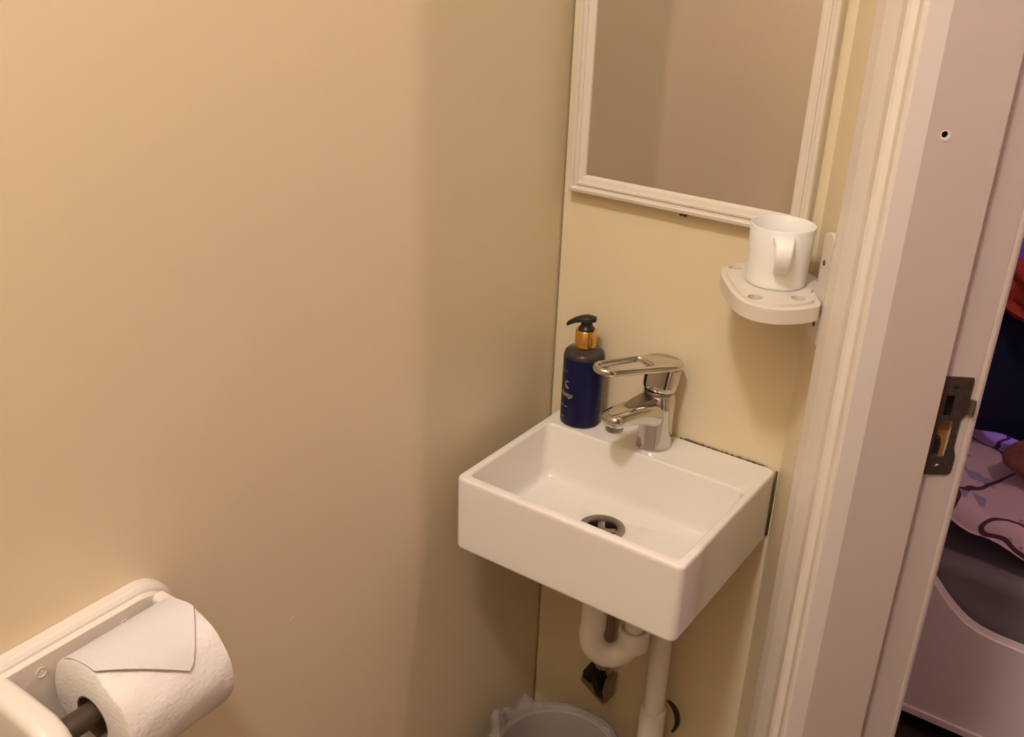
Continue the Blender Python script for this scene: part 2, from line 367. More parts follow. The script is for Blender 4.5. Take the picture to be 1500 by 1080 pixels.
# ------------------------------------------------------------------ wash basin
X0, X1, YF, BH = 0.0363, 0.3663, -0.2855, 0.1105
basin = thing('wash_basin', 'small white rectangular ceramic wall-hung washbasin', 'washbasin')
def basin_mesh():
    bm = new()
    cx, cy = (X0+X1)/2, (YF-0.0015)/2; W_, D_ = X1-X0, -0.0015-YF
    N = 6
    def ring(w_, d_, r, z, ox=0, oy=0): return [Vector((cx+ox+x, cy+oy+y, z)) for x, y in rrect(w_, d_, r, N)]
    secs = [ring(W_-0.02, D_-0.02, 0.008, Z0-BH), ring(W_-0.006, D_-0.006, 0.009, Z0-BH), ring(W_-0.001, D_-0.001, 0.010, Z0-BH+0.0025), ring(W_, D_, 0.010, Z0-BH+0.006),
            ring(W_, D_, 0.009, Z0-0.006), ring(W_-0.0015, D_-0.0015, 0.009, Z0-0.0018), ring(W_-0.005, D_-0.005, 0.008, Z0)]
    # inner bowl (x .0475..0.3555, y -.272..-.080 at rim ; x .058...0.318, y -.262..-.098 at floor)
    def inner(x0, x1, y0, y1, r, z): 
        return [Vector(((x0+x1)/2+x, (y0+y1)/2+y, z)) for x, y in rrect(x1-x0, y1-y0, r, N)]
    secs += [inner(0.0465, 0.3565, -0.2735, -0.0775, 0.012, Z0), inner(0.0480, 0.3550, -0.2720, -0.0790, 0.012, Z0-0.0015), inner(0.0488, 0.3542, -0.2712, -0.0800, 0.012, Z0-0.004),
             inner(0.0535, 0.340, -0.2665, -0.0905, 0.016, Z0-0.066), inner(0.0550, 0.334, -0.2650, -0.0930, 0.018, Z0-0.075), inner(0.0590, 0.325, -0.2610, -0.0985, 0.018, Z0-0.0805), inner(0.066, 0.315, -0.254, -0.107, 0.018, Z0-0.0825)]
    rs = [[bm.verts.new(p) for p in s] for s in secs]; n = len(rs[0])
    for k in range(len(rs)-1):
        for i in range(n): j = (i+1) % n; bm.faces.new((rs[k][i], rs[k][j], rs[k+1][j], rs[k+1][i]))
    # floor with drain hole
    c = Vector((0.190, -0.157, Z0-0.0850)); R = 0.029
    hole = [bm.verts.new(c + Vector((R*math.cos(2*math.pi*i/n), R*math.sin(2*math.pi*i/n), 0))) for i in range(n)]
    e1 = [bm.edges.new((hole[i], hole[(i+1) % n])) for i in range(n)]
    e2 = [bm.edges.get((rs[-1][i], rs[-1][(i+1) % n])) for i in range(n)]
    bmesh.ops.triangle_fill(bm, use_beauty=True, edges=e1+e2)
    hb = [bm.verts.new(v.co + Vector((0, 0, -0.024))) for v in hole]
    for i in range(n): j = (i+1) % n; bm.faces.new((hole[i], hole[j], hb[j], hb[i]))
    # underside
    ub = [bm.verts.new(v.co + Vector((0, 0, 0))) for v in rs[0]]
    e1 = [bm.edges.new((ub[i], ub[(i+1) % n])) for i in range(n)]
    hb2 = [bm.verts.new(Vector((v.co.x, v.co.y, Z0-BH))) for v in hole]
    e2 = [bm.edges.new((hb2[i], hb2[(i+1) % n])) for i in range(n)]
    bmesh.ops.triangle_fill(bm, use_beauty=True, edges=e1+e2)
    bmesh.ops.remove_doubles(bm, verts=bm.verts, dist=1e-5)
    return bm
bw_ = obj('bowl', basin_mesh(), 'ceramic', basin, True)
md = bw_.modifiers.new('weighted_normals', 'WEIGHTED_NORMAL'); md.weight = 80; md.keep_sharp = False
# drain fitting : flange ring with a cross grate
bm = new(); c = (0.190, -0.157, Z0-0.0848)
lathe(bm, [(0.0295, -0.001), (0.0320, 0.0000), (0.0320, 0.0012), (0.0300, 0.0024), (0.0250, 0.0026), (0.0215, 0.0012), (0.0205, -0.0015), (0.0205, -0.022)], 44, c)
dr = obj('drain_flange', bm, 'drain_steel', basin, True, 40)
bm = new()
for k in range(2):
    a = math.pi*k/2 + 0.55; d = Vector((math.cos(a), math.sin(a), 0)); n_ = Vector((-d.y, d.x, 0))
    p = [Vector(c) + d*s*0.0205 + n_*q*0.0048 for s, q in ((-1, -1), (1, -1), (1, 1), (-1, 1))]
    prism(bm, [v[:2] for v in p], c[2]-0.007 + k*0.0002, c[2]-0.003 + k*0.0002)
obj('grate', bm, 'drain_steel', dr)
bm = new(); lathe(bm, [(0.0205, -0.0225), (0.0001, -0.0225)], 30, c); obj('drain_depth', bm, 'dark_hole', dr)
# mouldy sealant line along the wall
bm = new(); pts = []; rr = []
n = 46
for i in range(n+1):
    x = 0.222 + (0.352-0.222)*i/n
    pts.append((x, -0.0022 + random.uniform(-0.0006, 0.0006), Z0 + 0.0006 + random.uniform(-0.0004, 0.0007))); rr.append(random.choice((0.0003, 0.0006, 0.0010, 0.0014)) * (1.3 if i < 8 else 1.0))
tube(bm, pts, rr, 6); so = obj('sealant_line', bm, 'mould', basin, True); so['label'] = 'dark mouldy sealant'
bm = new(); tube(bm, [(X1+0.0006, -0.0022, Z0-0.002), (X1+0.0009, -0.0022, Z0-0.05), (X1+0.0006, -0.0022, Z0-0.105)], 0.0015, 6); so = obj('sealant_line', bm, 'mould', basin, True)
place(basin, (0.2013, 0, Z0-BH))

# ------------------------------------------------------------------ basin tap
TX, TY = 0.200, -0.0435
tap = thing('mixer_tap', 'chrome single-lever mixer tap with a loop handle on the washbasin', 'tap')
sa = math.radians(13); SD = Vector((-math.sin(sa), -math.cos(sa), 0)); SN = Vector((-SD.y, SD.x, 0))
TB = Vector((TX, TY, Z0))
bm = new(); lathe(bm, [(0.0245, 0.0), (0.0248, 0.0015), (0.0242, 0.003), (0.0238, 0.006), (0.0236, 0.040), (0.0238, 0.066), (0.0232, 0.074), (0.0212, 0.080), (0.0195, 0.083), (0.001, 0.083)], 48, TB)
obj('body', bm, 'chrome', tap, True, 40)
# spout
def sec(reach, zc, wd, ht, tilt, n=20, e=0.55):
    d = SD*math.cos(tilt) + Vector((0, 0, 1))*math.sin(tilt); upv = SN.cross(d); upv = upv if upv.z > 0 else -upv
    out = []
    for i in range(n):
        a = 2*math.pi*i/n; ca, sa_ = math.cos(a), math.sin(a)
        x = math.copysign(abs(ca)**e, ca)*wd/2; y = math.copysign(abs(sa_)**e, sa_)*ht/2
        out.append(TB + SD*reach + Vector((0, 0, zc)) + SN*x + upv*y)
    return out
bm = new()
loft(bm, [sec(0.004, 0.053, 0.040, 0.038, -0.1), sec(0.020, 0.0575, 0.041, 0.038, -0.05), sec(0.036, 0.0625, 0.0405, 0.032, 0.0), sec(0.056, 0.0670, 0.0390, 0.0260, 0.0), sec(0.076, 0.0690, 0.0370, 0.022, 0.0),
          sec(0.089, 0.0690, 0.0345, 0.0205, 0.0), sec(0.097, 0.0690, 0.030, 0.0180, 0.0), sec(0.1015, 0.0690, 0.022, 0.0130, 0.0), sec(0.103, 0.0690, 0.012, 0.006, 0.0)])
spout = obj('spout', bm, 'chrome', tap, True, 60)
bm = new()
ac = TB + SD*0.0865 + Vector((0, 0, 0.0520))
lathe(bm, [(0.0001, 0.001), (0.0095, 0.0005), (0.0115, 0.0), (0.0122, 0.002), (0.0122, 0.010)], 28, ac); aer = obj('aerator', bm, 'drain_steel', spout, True, 40)
# darker steel piece painting in a dark reflection on the spout's top
bm = new(); loft(bm, [sec(0.018, 0.0790, 0.030, 0.008, -0.45), sec(0.032, 0.0790, 0.028, 0.006, -0.25), sec(0.050, 0.0793, 0.022, 0.004, -0.1), sec(0.066, 0.0793, 0.012, 0.003, 0.0)])
obj('spout_dark_reflection', bm, 'drain_steel', spout, True, 60)
# neck ring
bm = new(); lathe(bm, [(0.0198, 0.082), (0.0206, 0.0835), (0.0206, 0.0865), (0.0198, 0.088)], 44, TB); obj('neck_ring', bm, 'drain_steel', tap, True, 50)
# handle: head + loop lever
la = math.radians(22); LD = Vector((-math.sin(la), -math.cos(la), 0)); LN = Vector((-LD.y, LD.x, 0))
TILT = math.radians(9)
LDt = LD*math.cos(TILT) + Vector((0, 0, 1))*math.sin(TILT); LU = LN.cross(LDt); LU = LU if LU.z > 0 else -LU
HC = TB + Vector((0, 0, 0.088))
def hf(u, v, w_): return HC + LDt*u + LN*v + LU*w_
bm = new(); secs = []
for r, h in [(0.0190, 0.0), (0.0222, 0.0005), (0.0236, 0.003), (0.0240, 0.008), (0.0246, 0.026), (0.0250, 0.034)]:
    secs.append([hf(r*math.cos(2*math.pi*i/44), r*math.sin(2*math.pi*i/44), h) for i in range(44)])
loft(bm, secs); head = obj('handle_head', bm, 'chrome', tap, True, 40)
def stadium(r0_, x0, r1_, x1, n=24):
    """hull of circle r0 at x0 and circle r1 at x1 (x1>x0)"""
    k = math.acos((r0_-r1_)/(x1-x0)); pts = []
    for i in range(n+1):
        a = k + (2*math.pi-2*k)*i/n; pts.append((x0 + r0_*math.cos(a), r0_*math.sin(a)))
    for i in range(n+1):
        a = -k + 2*k*i/n; pts.append((x1 + r1_*math.cos(a), r1_*math.sin(a)))
    return pts
outer = stadium(0.0256, 0.0, 0.0135, 0.1080)
# hole with a nearly straight end towards the head
inner = []
hx0, hx1, hr1 = 0.034, 0.1005, 0.0125
for i in range(13):
    a = math.pi/2 - math.pi*i/12; inner.append((hx1 + hr1*math.cos(a), hr1*math.sin(a)))
inner += [(hx0+0.006, -0.0150), (hx0+0.001, -0.0140), (hx0-0.001, -0.010), (hx0-0.0025, 0.0), (hx0-0.001, 0.010), (hx0+0.001, 0.0140), (hx0+0.006, 0.0150)]
bm = new()
def lev(u, v, w_):
    rise = 0.0
    if u > 0.03: rise = -0.0040*((u-0.03)/0.09)
    return hf(u, v, w_ + rise)
def inhole(k):
    pts = []
    for i in range(25):
        a = math.pi/2 - math.pi*i/24; pts.append((hx1 + (hr1+k)*math.cos(a), (hr1+k)*math.sin(a)))
    x = hx0 - k
    pts += [(x+0.030, -0.0150-k), (x+0.006, -0.0165-k), (x+0.002, -0.0155-k*0.7), (x, -0.012), (x-0.0012, -0.006), (x-0.0016, 0.0), (x-0.0012, 0.006), (x, 0.012), (x+0.002, 0.0155+k*0.7), (x+0.006, 0.0165+k), (x+0.030, 0.0150+k)]
    return pts
rnd_ = [(0.0030, 0.0335), (0.0012, 0.0342), (0.0002, 0.0360), (0.0, 0.0380), (0.0002, 0.0400), (0.0010, 0.0417), (0.0024, 0.0427)]
def olev(k): return stadium(0.0256-k, 0.0, 0.0195-k, 0.1010)
loft(bm, [[lev(u, v, z) for u, v in olev(k)] for k, z in rnd_], caps=False)
loft(bm, [[lev(u, v, z) for u, v in inhole(k*0.8)] for k, z in rnd_], caps=False)
for k, z in (rnd_[0], rnd_[-1]):
    es = []
    for lp in (olev(k), inhole(k*0.8)):
        vv = [bm.verts.new(lev(u, v, z)) for u, v in lp]; es += [bm.edges.new((vv[i], vv[(i+1) % len(vv)])) for i in range(len(vv))]
    bmesh.ops.triangle_fill(bm, use_beauty=True, edges=es)
bmesh.ops.remove_doubles(bm, verts=bm.verts, dist=1e-6)
obj('lever_loop', bm, 'chrome', head, True, 40)
place(tap, (TX, TY, Z0))

# ------------------------------------------------------------------ soap bottle
SB = Vector((0.0805, -0.0462, Z0))
soap = thing('soap_bottle', 'dark blue soap pump bottle with a gold collar on the washbasin rim', 'soap bottle')
R_ = 0.0293
bm = new(); lathe(bm, [(0.0001, 0.0006), (R_-0.004, 0.0006), (R_-0.0012, 0.0016), (R_-0.0002, 0.004), (R_-0.0002, 0.1075), (R_-0.001, 0.1110), (R_-0.004, 0.1140), (R_-0.010, 0.1165), (0.0135, 0.1180), (0.0125, 0.120), (0.0125, 0.124), (0.0001, 0.124)], 56, SB)
obj('bottle_body', bm, 'bottle_clear', soap, True, 50)
bm = new(); lathe(bm, [(R_-0.0002, 0.0035), (R_+0.0003, 0.0038), (R_+0.0003, 0.1055), (R_-0.0002, 0.1058)], 56, SB)
label_o = obj('wrap_label', bm, 'bottle_blue', soap, True, 50); label_o['label'] = 'navy wrap label'
bm = new(); lathe(bm, [(0.0142, 0.1195), (0.0150, 0.1200), (0.0150, 0.1440), (0.0143, 0.1450), (0.0085, 0.1452), (0.0001, 0.1452)], 44, SB); obj('collar', bm, 'gold', soap, True, 40)
pa = math.atan2(-0.42, -0.91); PD = Vector((math.cos(pa), math.sin(pa), 0)); PN = Vector((-PD.y, PD.x, 0))
bm = new(); lathe(bm, [(0.0115, 0.1450), (0.0117, 0.1462), (0.0110, 0.1478), (0.0085, 0.1500), (0.0080, 0.1560), (0.0090, 0.1595), (0.0001, 0.1600)], 32, SB)
ph = obj('pump_head', bm, 'pump_black', soap, True, 50)
bm = new(); secs = []
for u, zc, wd, ht in [(-0.0135, 0.1605, 0.006, 0.003), (-0.0125, 0.1605, 0.013, 0.0062), (-0.007, 0.1607, 0.018, 0.0085), (0.0, 0.1608, 0.0185, 0.0095), (0.008, 0.1598, 0.0165, 0.0088), (0.016, 0.1572, 0.012, 0.0078), (0.023, 0.1535, 0.0098, 0.0070), (0.0275, 0.1503, 0.0088, 0.0062), (0.0285, 0.1495, 0.004, 0.003)]:
    s = []
    for i in range(18):
        a = 2*math.pi*i/18; ca, sn = math.cos(a), math.sin(a)
        s.append(SB + PD*u + PN*(math.copysign(abs(ca)**.7, ca)*wd/2) + Vector((0, 0, zc + math.copysign(abs(sn)**.7, sn)*ht/2)))
    secs.append(s)
loft(bm, secs); obj('nozzle', bm, 'pump_black', ph, True, 50)
# printed marks wrapped on the label
def wrap(bm_flat, ang, zc):
    for v in bm_flat.verts:
        a = ang + v.co.x/(R_+0.0004); rr_ = R_ + 0.0005 + v.co.z
        v.co = SB + Vector((rr_*math.cos(a), rr_*math.sin(a), zc + v.co.y))
def text_bm(s, size, shear=0.0):
    cu = bpy.data.curves.new('txt', 'FONT'); cu.body = s; cu.size = size; cu.shear = shear; cu.align_x = 'CENTER'; cu.resolution_u = 3
    ob = bpy.data.objects.new('txt', cu); COL.objects.link(ob)
    dg = bpy.context.evaluated_depsgraph_get(); me = bpy.data.meshes.new_from_object(ob.evaluated_get(dg))
    b_ = new(); b_.from_mesh(me); bpy.data.objects.remove(ob); bpy.data.curves.remove(cu); bpy.data.meshes.remove(me); return b_
camang = math.atan2(CAM.y-SB.y, CAM.x-SB.x)
FA = camang - math.radians(52)
b_ = text_bm('sleep', 0.0125, 0.35); bmesh.ops.subdivide_edges(b_, edges=b_.edges, cuts=1); wrap(b_, FA, 0.047); o = obj('printed_word', b_, 'print_gold', label_o)
b_ = new()   # crescent
pts = [(0.0052*math.cos(math.radians(a)), 0.0062*math.sin(math.radians(a))) for a in range(50, 311, 20)] + [(0.0012+0.0042*math.cos(math.radians(a)), 0.0050*math.sin(math.radians(a))) for a in range(300, 59, -20)]
vv = [b_.verts.new((x+0.003, y, 0)) for x, y in pts]; b_.faces.new(vv); bmesh.ops.triangulate(b_, faces=b_.faces); wrap(b_, FA, 0.066); obj('printed_moon', b_, 'print_grey', label_o)
for ang, zc, wd, hh, mm in [(FA-0.15, 0.086, 0.013, 0.0014, 'print_grey'), (FA-0.05, 0.0315, 0.015, 0.0016, 'print_grey'), (FA-0.12, 0.0145, 0.010, 0.0012, 'print_grey'),
                            (camang+1.28, 0.052, 0.006, 0.0030, 'print_grey'), (camang+1.28, 0.043, 0.005, 0.0040, 'print_grey'), (camang+1.26, 0.026, 0.003, 0.006, 'print_grey'), (camang+1.22, 0.015, 0.003, 0.005, 'print_grey')]:
    b_ = new()
    for k in range(6):
        xx = -wd/2 + wd*k/6
        v4 = [b_.verts.new((x, y, 0)) for x, y in ((xx, -hh/2), (xx+wd/6*0.9, -hh/2), (xx+wd/6*0.9, hh/2), (xx, hh/2))]; b_.faces.new(v4)
    wrap(b_, ang, zc); obj('print_line', b_, mm, label_o)
place(soap, SB)

# ------------------------------------------------------------------ mirror
MX0, MX1, MZ0, MZ1, MW = 0.0185, 0.3580, 0.327 + Z0, 0.97 + Z0, 0.0245
mir = thing('wall_mirror', 'rectangular mirror in a moulded cream frame above the washbasin', 'mirror')
PROF = [(0.0, -0.001), (0.0, -0.0165), (0.0015, -0.0195), (0.0055, -0.0205), (0.0075, -0.0190), (0.0085, -0.0165), (0.0105, -0.0165), (0.0120, -0.0185), (0.0145, -0.0185), (0.0155, -0.0165),
        (0.0215, -0.0150), (0.0240, -0.0135), (0.0245, -0.0120), (0.0245, -0.001)]
def rail(c0, c1, inw):
    """mitred rail between two outer corners; inw = inward unit vector in xz"""
    bm = new(); dirv = (c1-c0).normalized(); secs = [[], []]
    for q, yy in PROF:
        secs[0].append(c0 + dirv*q + inw*q + Vector((0, yy, 0))); secs[1].append(c1 - dirv*q + inw*q + Vector((0, yy, 0)))
    loft(bm, secs); return bm
A_, B_, C_, D2 = Vector((MX0, 0, MZ0)), Vector((MX1, 0, MZ0)), Vector((MX1, 0, MZ1)), Vector((MX0, 0, MZ1))
for p, q, i_ in ((A_, B_, Vector((0, 0, 1))), (B_, C_, Vector((-1, 0, 0))), (C_, D2, Vector((0, 0, -1))), (D2, A_, Vector((1, 0, 0)))):
    obj('frame_rail', rail(p, q, i_), 'frame_white', mir)
bm = new(); box(bm, (MX0+0.018, -0.0105, MZ0+0.018), (MX1-0.018, -0.0085, MZ1-0.018)); obj('mirror_pane', bm, 'mirror_glass', mir)
bm = new(); box(bm, (MX0+0.004, -0.0080, MZ0+0.004), (MX1-0.004, -0.0012, MZ1-0.004)); obj('backing_board', bm, 'mirror_back', mir)
place(mir, ((MX0+MX1)/2, 0, MZ0))
# rusty screws holding the frame from below
sc = thing('rusty_screw', 'rusty double screw head just under the mirror frame', 'screw')
for x in (0.1868, 0.1925):
    bm = new(); lathe(bm, [(0.0016, 0.0), (0.0016, -0.004), (0.0024, -0.0045), (0.0022, -0.006), (0.0001, -0.0065)], 14, (x, 0, MZ0-0.0045), 'Y'); obj('screw_head', bm, 'rust', sc, True, 50)
place(sc, (0.19, 0, MZ0-0.005))

# ------------------------------------------------------------------ cup shelf on the door wall
SZ = 0.290 + Z0
shelf = thing('cup_shelf', 'small white wooden shelf with finger holes beside the door casing', 'shelf')
TC = 0.0615
HALF = [(0.067, -0.032), (0.076, -0.050), (0.081, -0.070), (0.080, -0.088), (0.071, -0.106), (0.055, -0.117), (0.030, -0.122)]
def shelf_outline(inset):
    out_ = [(0.0835, -0.0035), (0.0835, -0.0240), (0.119, -0.0255)] + [(TC + a, b) for a, b in HALF] + [(TC - a, b) for a, b in HALF[::-1]] + [(0.007, -0.0035)]
    cx_, cy_ = TC, -0.075
    return [(cx_ + (a-cx_)*(1-inset/0.075), cy_ + (b-cy_)*(1-inset/0.06)) for a, b in out_]
def smooth_loop(pts, it=2):
    for _ in range(it):
        q = []
        for i in range(len(pts)):
            a, b = pts[i], pts[(i+1) % len(pts)]
            q += [(a[0]*.75+b[0]*.25, a[1]*.75+b[1]*.25), (a[0]*.25+b[0]*.75, a[1]*.25+b[1]*.75)]
        pts = q
    return pts
ol = smooth_loop(shelf_outline(0.0001), 2)
il = smooth_loop(shelf_outline(0.008), 2)
holes = []
for tt, of in ((TC-0.051, -0.1005), (TC+0.051, -0.1005), (TC+0.051, -0.051), (TC-0.051, -0.051)):
    holes.append([(tt + 0.0085*math.cos(2*math.pi*i/18), of + 0.0085*math.sin(2*math.pi*i/18)) for i in range(18)])
bm = new(); plate(bm, ol, holes, SZ-0.021, SZ-0.004, lambda u, v, w_: WP(u, v, w_)); sb_ = obj('shelf_board', bm, 'wood_white', shelf)
bm = new(); plate(bm, il, holes, SZ-0.0041, SZ, lambda u, v, w_: WP(u, v, w_)); obj('raised_panel', bm, 'wood_white', sb_)
# arched back plate
bm = new()
ar = [(0.0860, -0.055), (0.1165, -0.055), (0.1165, 0.066)] + [(0.10125+0.01525*math.cos(math.radians(a)), 0.066+0.008*math.sin(math.radians(a))) for a in range(20, 180, 20)] + [(0.0860, 0.066)]
plate(bm, ar, [], -0.002, -0.0236, lambda u, v, w_: WP(u, w_, SZ + v)); obj('back_plate', bm, 'wood_white', shelf)
for zz in (0.038, -0.036):
    bm = new(); lathe(bm, [(0.0001, 0.0012), (0.0030, 0.0008), (0.0034, 0.0)], 14)
    bmesh.ops.transform(bm, matrix=Matrix.Translation(WP(0.098, -0.0236, SZ+zz)) @ Matrix((DV, Vector((0, 0, 1)), -NV)).transposed().to_4x4(), verts=bm.verts); obj('screw', bm, 'rust', shelf, True, 50)
place(shelf, WP(TC, 0, SZ-0.05))

# ------------------------------------------------------------------ mug
MC = Vector((0.3525, -0.0850, SZ))
mug = thing('mug', 'plain white mug standing on the small wooden shelf', 'mug')
bm = new(); lathe(bm, [(0.0001, 0.0008), (0.0315, 0.0008), (0.0330, 0.0002), (0.0345, 0.0015), (0.0352, 0.006), (0.0362, 0.040), (0.0375, 0.0695), (0.0370, 0.0708), (0.0360, 0.0708), (0.0353, 0.0695), (0.0338, 0.040), (0.0325, 0.008), (0.0300, 0.0045), (0.0001, 0.0040)], 56, MC)
obj('cup_body', bm, 'mug_plastic', mug, True, 45)
ha = math.atan2(CAM.y-MC.y, CAM.x-MC.x) + math.radians(5); HD = Vector((math.cos(ha), math.sin(ha), 0)); HN = Vector((-HD.y, HD.x, 0))
bm = new(); path = [(0.0345, 0.0610), (0.041, 0.0618), (0.048, 0.0612), (0.0535, 0.0580), (0.0560, 0.052), (0.0562, 0.046), (0.0540, 0.039), (0.0495, 0.0325), (0.043, 0.0280), (0.0340, 0.0250)]
secs = []
for i, (u, z) in enumerate(path):
    a = path[max(0, i-1)]; b = path[min(len(path)-1, i+1)]; tx, tz = b[0]-a[0], b[1]-a[1]; L = math.hypot(tx, tz); nx, nz = -tz/L, tx/L
    wd, ht = 0.0235 - 0.009*i/9, 0.0075
    secs.append([MC + HD*(u + nx*y) + HN*x + Vector((0, 0, z + nz*y)) for x, y in rrect(wd, ht, 0.003, 3)])
loft(bm, secs); obj('handle', bm, 'mug_plastic', mug, True, 50)
place(mug, MC)

# ------------------------------------------------------------------ toilet roll holder + roll
RX, RZ, RY0, RY1, RR = 0.0838, 0.0424 + Z0, -0.8461, -0.7394, 0.0550
hold = thing('toilet_roll_holder', 'white painted wooden toilet roll holder screwed to the wall', 'roll holder')
def hframe(u, v, w_): return Vector((w_, u, v))         # u->y, v->z, w->x
yc, zc = -0.8175, RZ - 0.012
def hout(ins): return [(yc + x, zc + z) for x, z in rrect(0.226-2*ins, 0.106-2*ins, 0.040-ins*0.6, 8)]
bm = new()
loft(bm, [[hframe(y, z, 0.0005) for y, z in hout(0)], [hframe(y, z, 0.010) for y, z in hout(0)], [hframe(y, z, 0.0125) for y, z in hout(0.0008)], [hframe(y, z, 0.0150) for y, z in hout(0.004)],
          [hframe(y, z, 0.0155) for y, z in hout(0.0065)], [hframe(y, z, 0.0195) for y, z in hout(0.0075)], [hframe(y, z, 0.0205) for y, z in hout(0.0085)]])
hb_ = obj('back_plate', bm, 'wood_white', hold)
for yy, zz in ((-0.8505, 0.0605 + Z0), (-0.7669, 0.0588 + Z0)):
    bm = new(); lathe(bm, [(0.0052, 0.0195), (0.0052, 0.0212), (0.0043, 0.0212), (0.0043, 0.0203), (0.0001, 0.0207)], 22, (0, yy, zz), 'X'); obj('filled_screw', bm, 'filler', hb_, True, 40)
# arms
def arm(y0, y1, ztop, zbot, xe):
    bm = new(); yc_, hw = (y0+y1)/2, (y1-y0)/2
    secs = []
    for x, zt, zb, k in [(0.0195, ztop, zbot, 1), (0.05, ztop, zbot, 1), (xe-0.030, ztop-0.001, zbot+0.001, 1), (xe-0.016, ztop-0.006, zbot+0.006, 1), (xe-0.006, ztop-0.014, zbot+0.014, 0.92), (xe-0.0015, ztop-0.020, zbot+0.020, 0.75), (xe, ztop-0.025, zbot+0.025, 0.5)]:
        zc_, hh = (zt+zb)/2, (zt-zb)/2
        secs.append([Vector((x, yc_ + p*k, zc_ + q)) for p, q in rrect(2*hw, 2*hh, min(hw*0.7, hh*0.9), 5)])
    loft(bm, secs); return bm
obj('arm', arm(-0.902, -0.876, RZ+0.034, RZ-0.033, 0.116), 'wood_white', hold, True, 50)
obj('arm', arm(-0.7355, -0.720, RZ+0.029, RZ-0.029, 0.100), 'wood_white', hold, True, 50)
bm = new(); tube(bm, [(RX, -0.877, RZ+0.004), (RX, -0.735, RZ+0.004)], 0.0105, 24); obj('rod', bm, 'rod', hold, True, 40)
place(hold, (0, yc, zc-0.05))

roll = thing('toilet_roll', 'white toilet paper roll with its end folded to a point', 'toilet roll')
bm = new(); seg = 72; rings = []
def rad(a, y): return RR + 0.0006*math.sin(3*a+1.0) + 0.0004*math.sin(7*a + 40*y) + 0.0003*math.sin(11*a - 90*y)
N2 = 14
prof = [(0.0205, RY0, 0), (RR-0.0025, RY0, 0), (0, RY0+0.0015, 1)] + [(0, RY0 + (RY1-RY0)*k/N2, 1) for k in range(1, N2)] + [(0, RY1-0.0015, 1), (RR-0.0025, RY1, 0), (0.0205, RY1, 0), (0.0205, RY0, 0)]
for r, y, f in prof:
    rings.append([bm.verts.new((RX + (rad(2*math.pi*i/seg, y) if f else r)*math.cos(2*math.pi*i/seg), y, RZ + (rad(2*math.pi*i/seg, y) if f else r)*math.sin(2*math.pi*i/seg))) for i in range(seg)])
for k in range(len(rings)-1):
    for i in range(seg): j = (i+1) % seg; bm.faces.new((rings[k][i], rings[k][j], rings[k+1][j], rings[k+1][i]))
bmesh.ops.remove_doubles(bm, verts=bm.verts, dist=1e-6)
obj('paper', bm, 'paper', roll, True, 50)
bm = new(); lathe(bm, [(0.0208, RY0-0.0003), (0.0195, RY0-0.0003), (0.0195, RY1+0.0003), (0.0208, RY1+0.0003), (0.0208, RY0-0.0003)], 40, (RX, 0, RZ), 'Y'); obj('cardboard_core', bm, 'cardboard', roll, True, 40)
# folded flap: triangle lying on the roll, tip at (y=-.779, 31 deg)
def flap(lift):
    bm = new(); top = []
    rows = 14; cols = 16
    for i in range(rows+1):
        s = i/rows; row = []
        # s = 0 upper edge (ang 112), s=1 tip edge
        for j in range(cols+1):
            q = j/cols
            y = RY0 + 0.001 + (RY1-0.003-RY0-0.001)*q
            # lower boundary angle as function of y
            tip_y = -0.7787
            if y < tip_y: lo = 77 + (31-77)*((y-RY0)/(tip_y-RY0))
            else: lo = 31 + (80-31)*((y-tip_y)/(RY1-0.003-tip_y))
            a = math.radians(125 + (lo-125)*s)
            rr_ = RR + 0.0012 + lift*max(0, s-0.55)/0.45*0.9
            row.append(Vector((RX + rr_*math.cos(a), y, RZ + rr_*math.sin(a))))
        top.append(row)
    vt = [[bm.verts.new(p) for p in r] for r in top]
    for i in range(rows):
        for j in range(cols): bm.faces.new((vt[i][j], vt[i][j+1], vt[i+1][j+1], vt[i+1][j]))
    return bm
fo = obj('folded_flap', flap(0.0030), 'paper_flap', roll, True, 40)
place(roll, (RX, (RY0+RY1)/2, RZ-RR))

# ------------------------------------------------------------------ waste pipes below the basin
trap = thing('waste_trap', 'white plastic U-bend waste trap and down pipe under the washbasin', 'pipe')
D0 = Vector((0.190, -0.157, 0)); D1 = Vector((0.236, -0.122, 0)); PR = 0.0182
bm = new()
zb = 0.85 - 0.262; cc = (D0+D1)/2; hr = (D1-D0).length/2; dd = (D1-D0).normalized()
path = [D0 + Vector((0, 0, Z0-BH-0.001)), D0 + Vector((0, 0, 0.67)), D0 + Vector((0, 0, zb+0.01))]
for i in range(15):
    a = math.pi + math.pi*i/14
    path.append(cc + dd*hr*1.08*math.cos(a) + Vector((0, 0, zb + (hr*1.45)*math.sin(a))))
path += [cc + dd*hr*1.08 + Vector((0, 0, zb+0.004))]
tube(bm, path, PR, 24); obj('trap_bend', bm, 'pvc', trap, True, 50)
E1 = cc + dd*hr*1.08
bm = new(); lathe(bm, [(0.0184, 0.002), (0.0215, 0.004), (0.0225, 0.012), (0.0225, 0.034), (0.0205, 0.037), (0.0168, 0.037)], 32, E1 + Vector((0, 0, zb-0.030))); obj('compression_nut', bm, 'pvc', trap, True, 35)
bm = new()
WPx = Vector((0.2525, -0.052, 0))
path = [E1 + Vector((0, 0, zb-0.002)), E1 + Vector((0, 0, 0.672))] + bez(E1 + Vector((0, 0, 0.672)), E1 + Vector((0, 0, 0.718)), WPx + Vector((0, 0, 0.718)), WPx + Vector((0, 0, 0.668)), 14)[1:] + [WPx + Vector((0, 0, 0.5)), WPx + Vector((0, 0, 0.375))]
tube(bm, path, [0.0150]*2 + [0.0158]*(len(path)-2), 24); obj('down_pipe', bm, 'pvc', trap, True, 50)
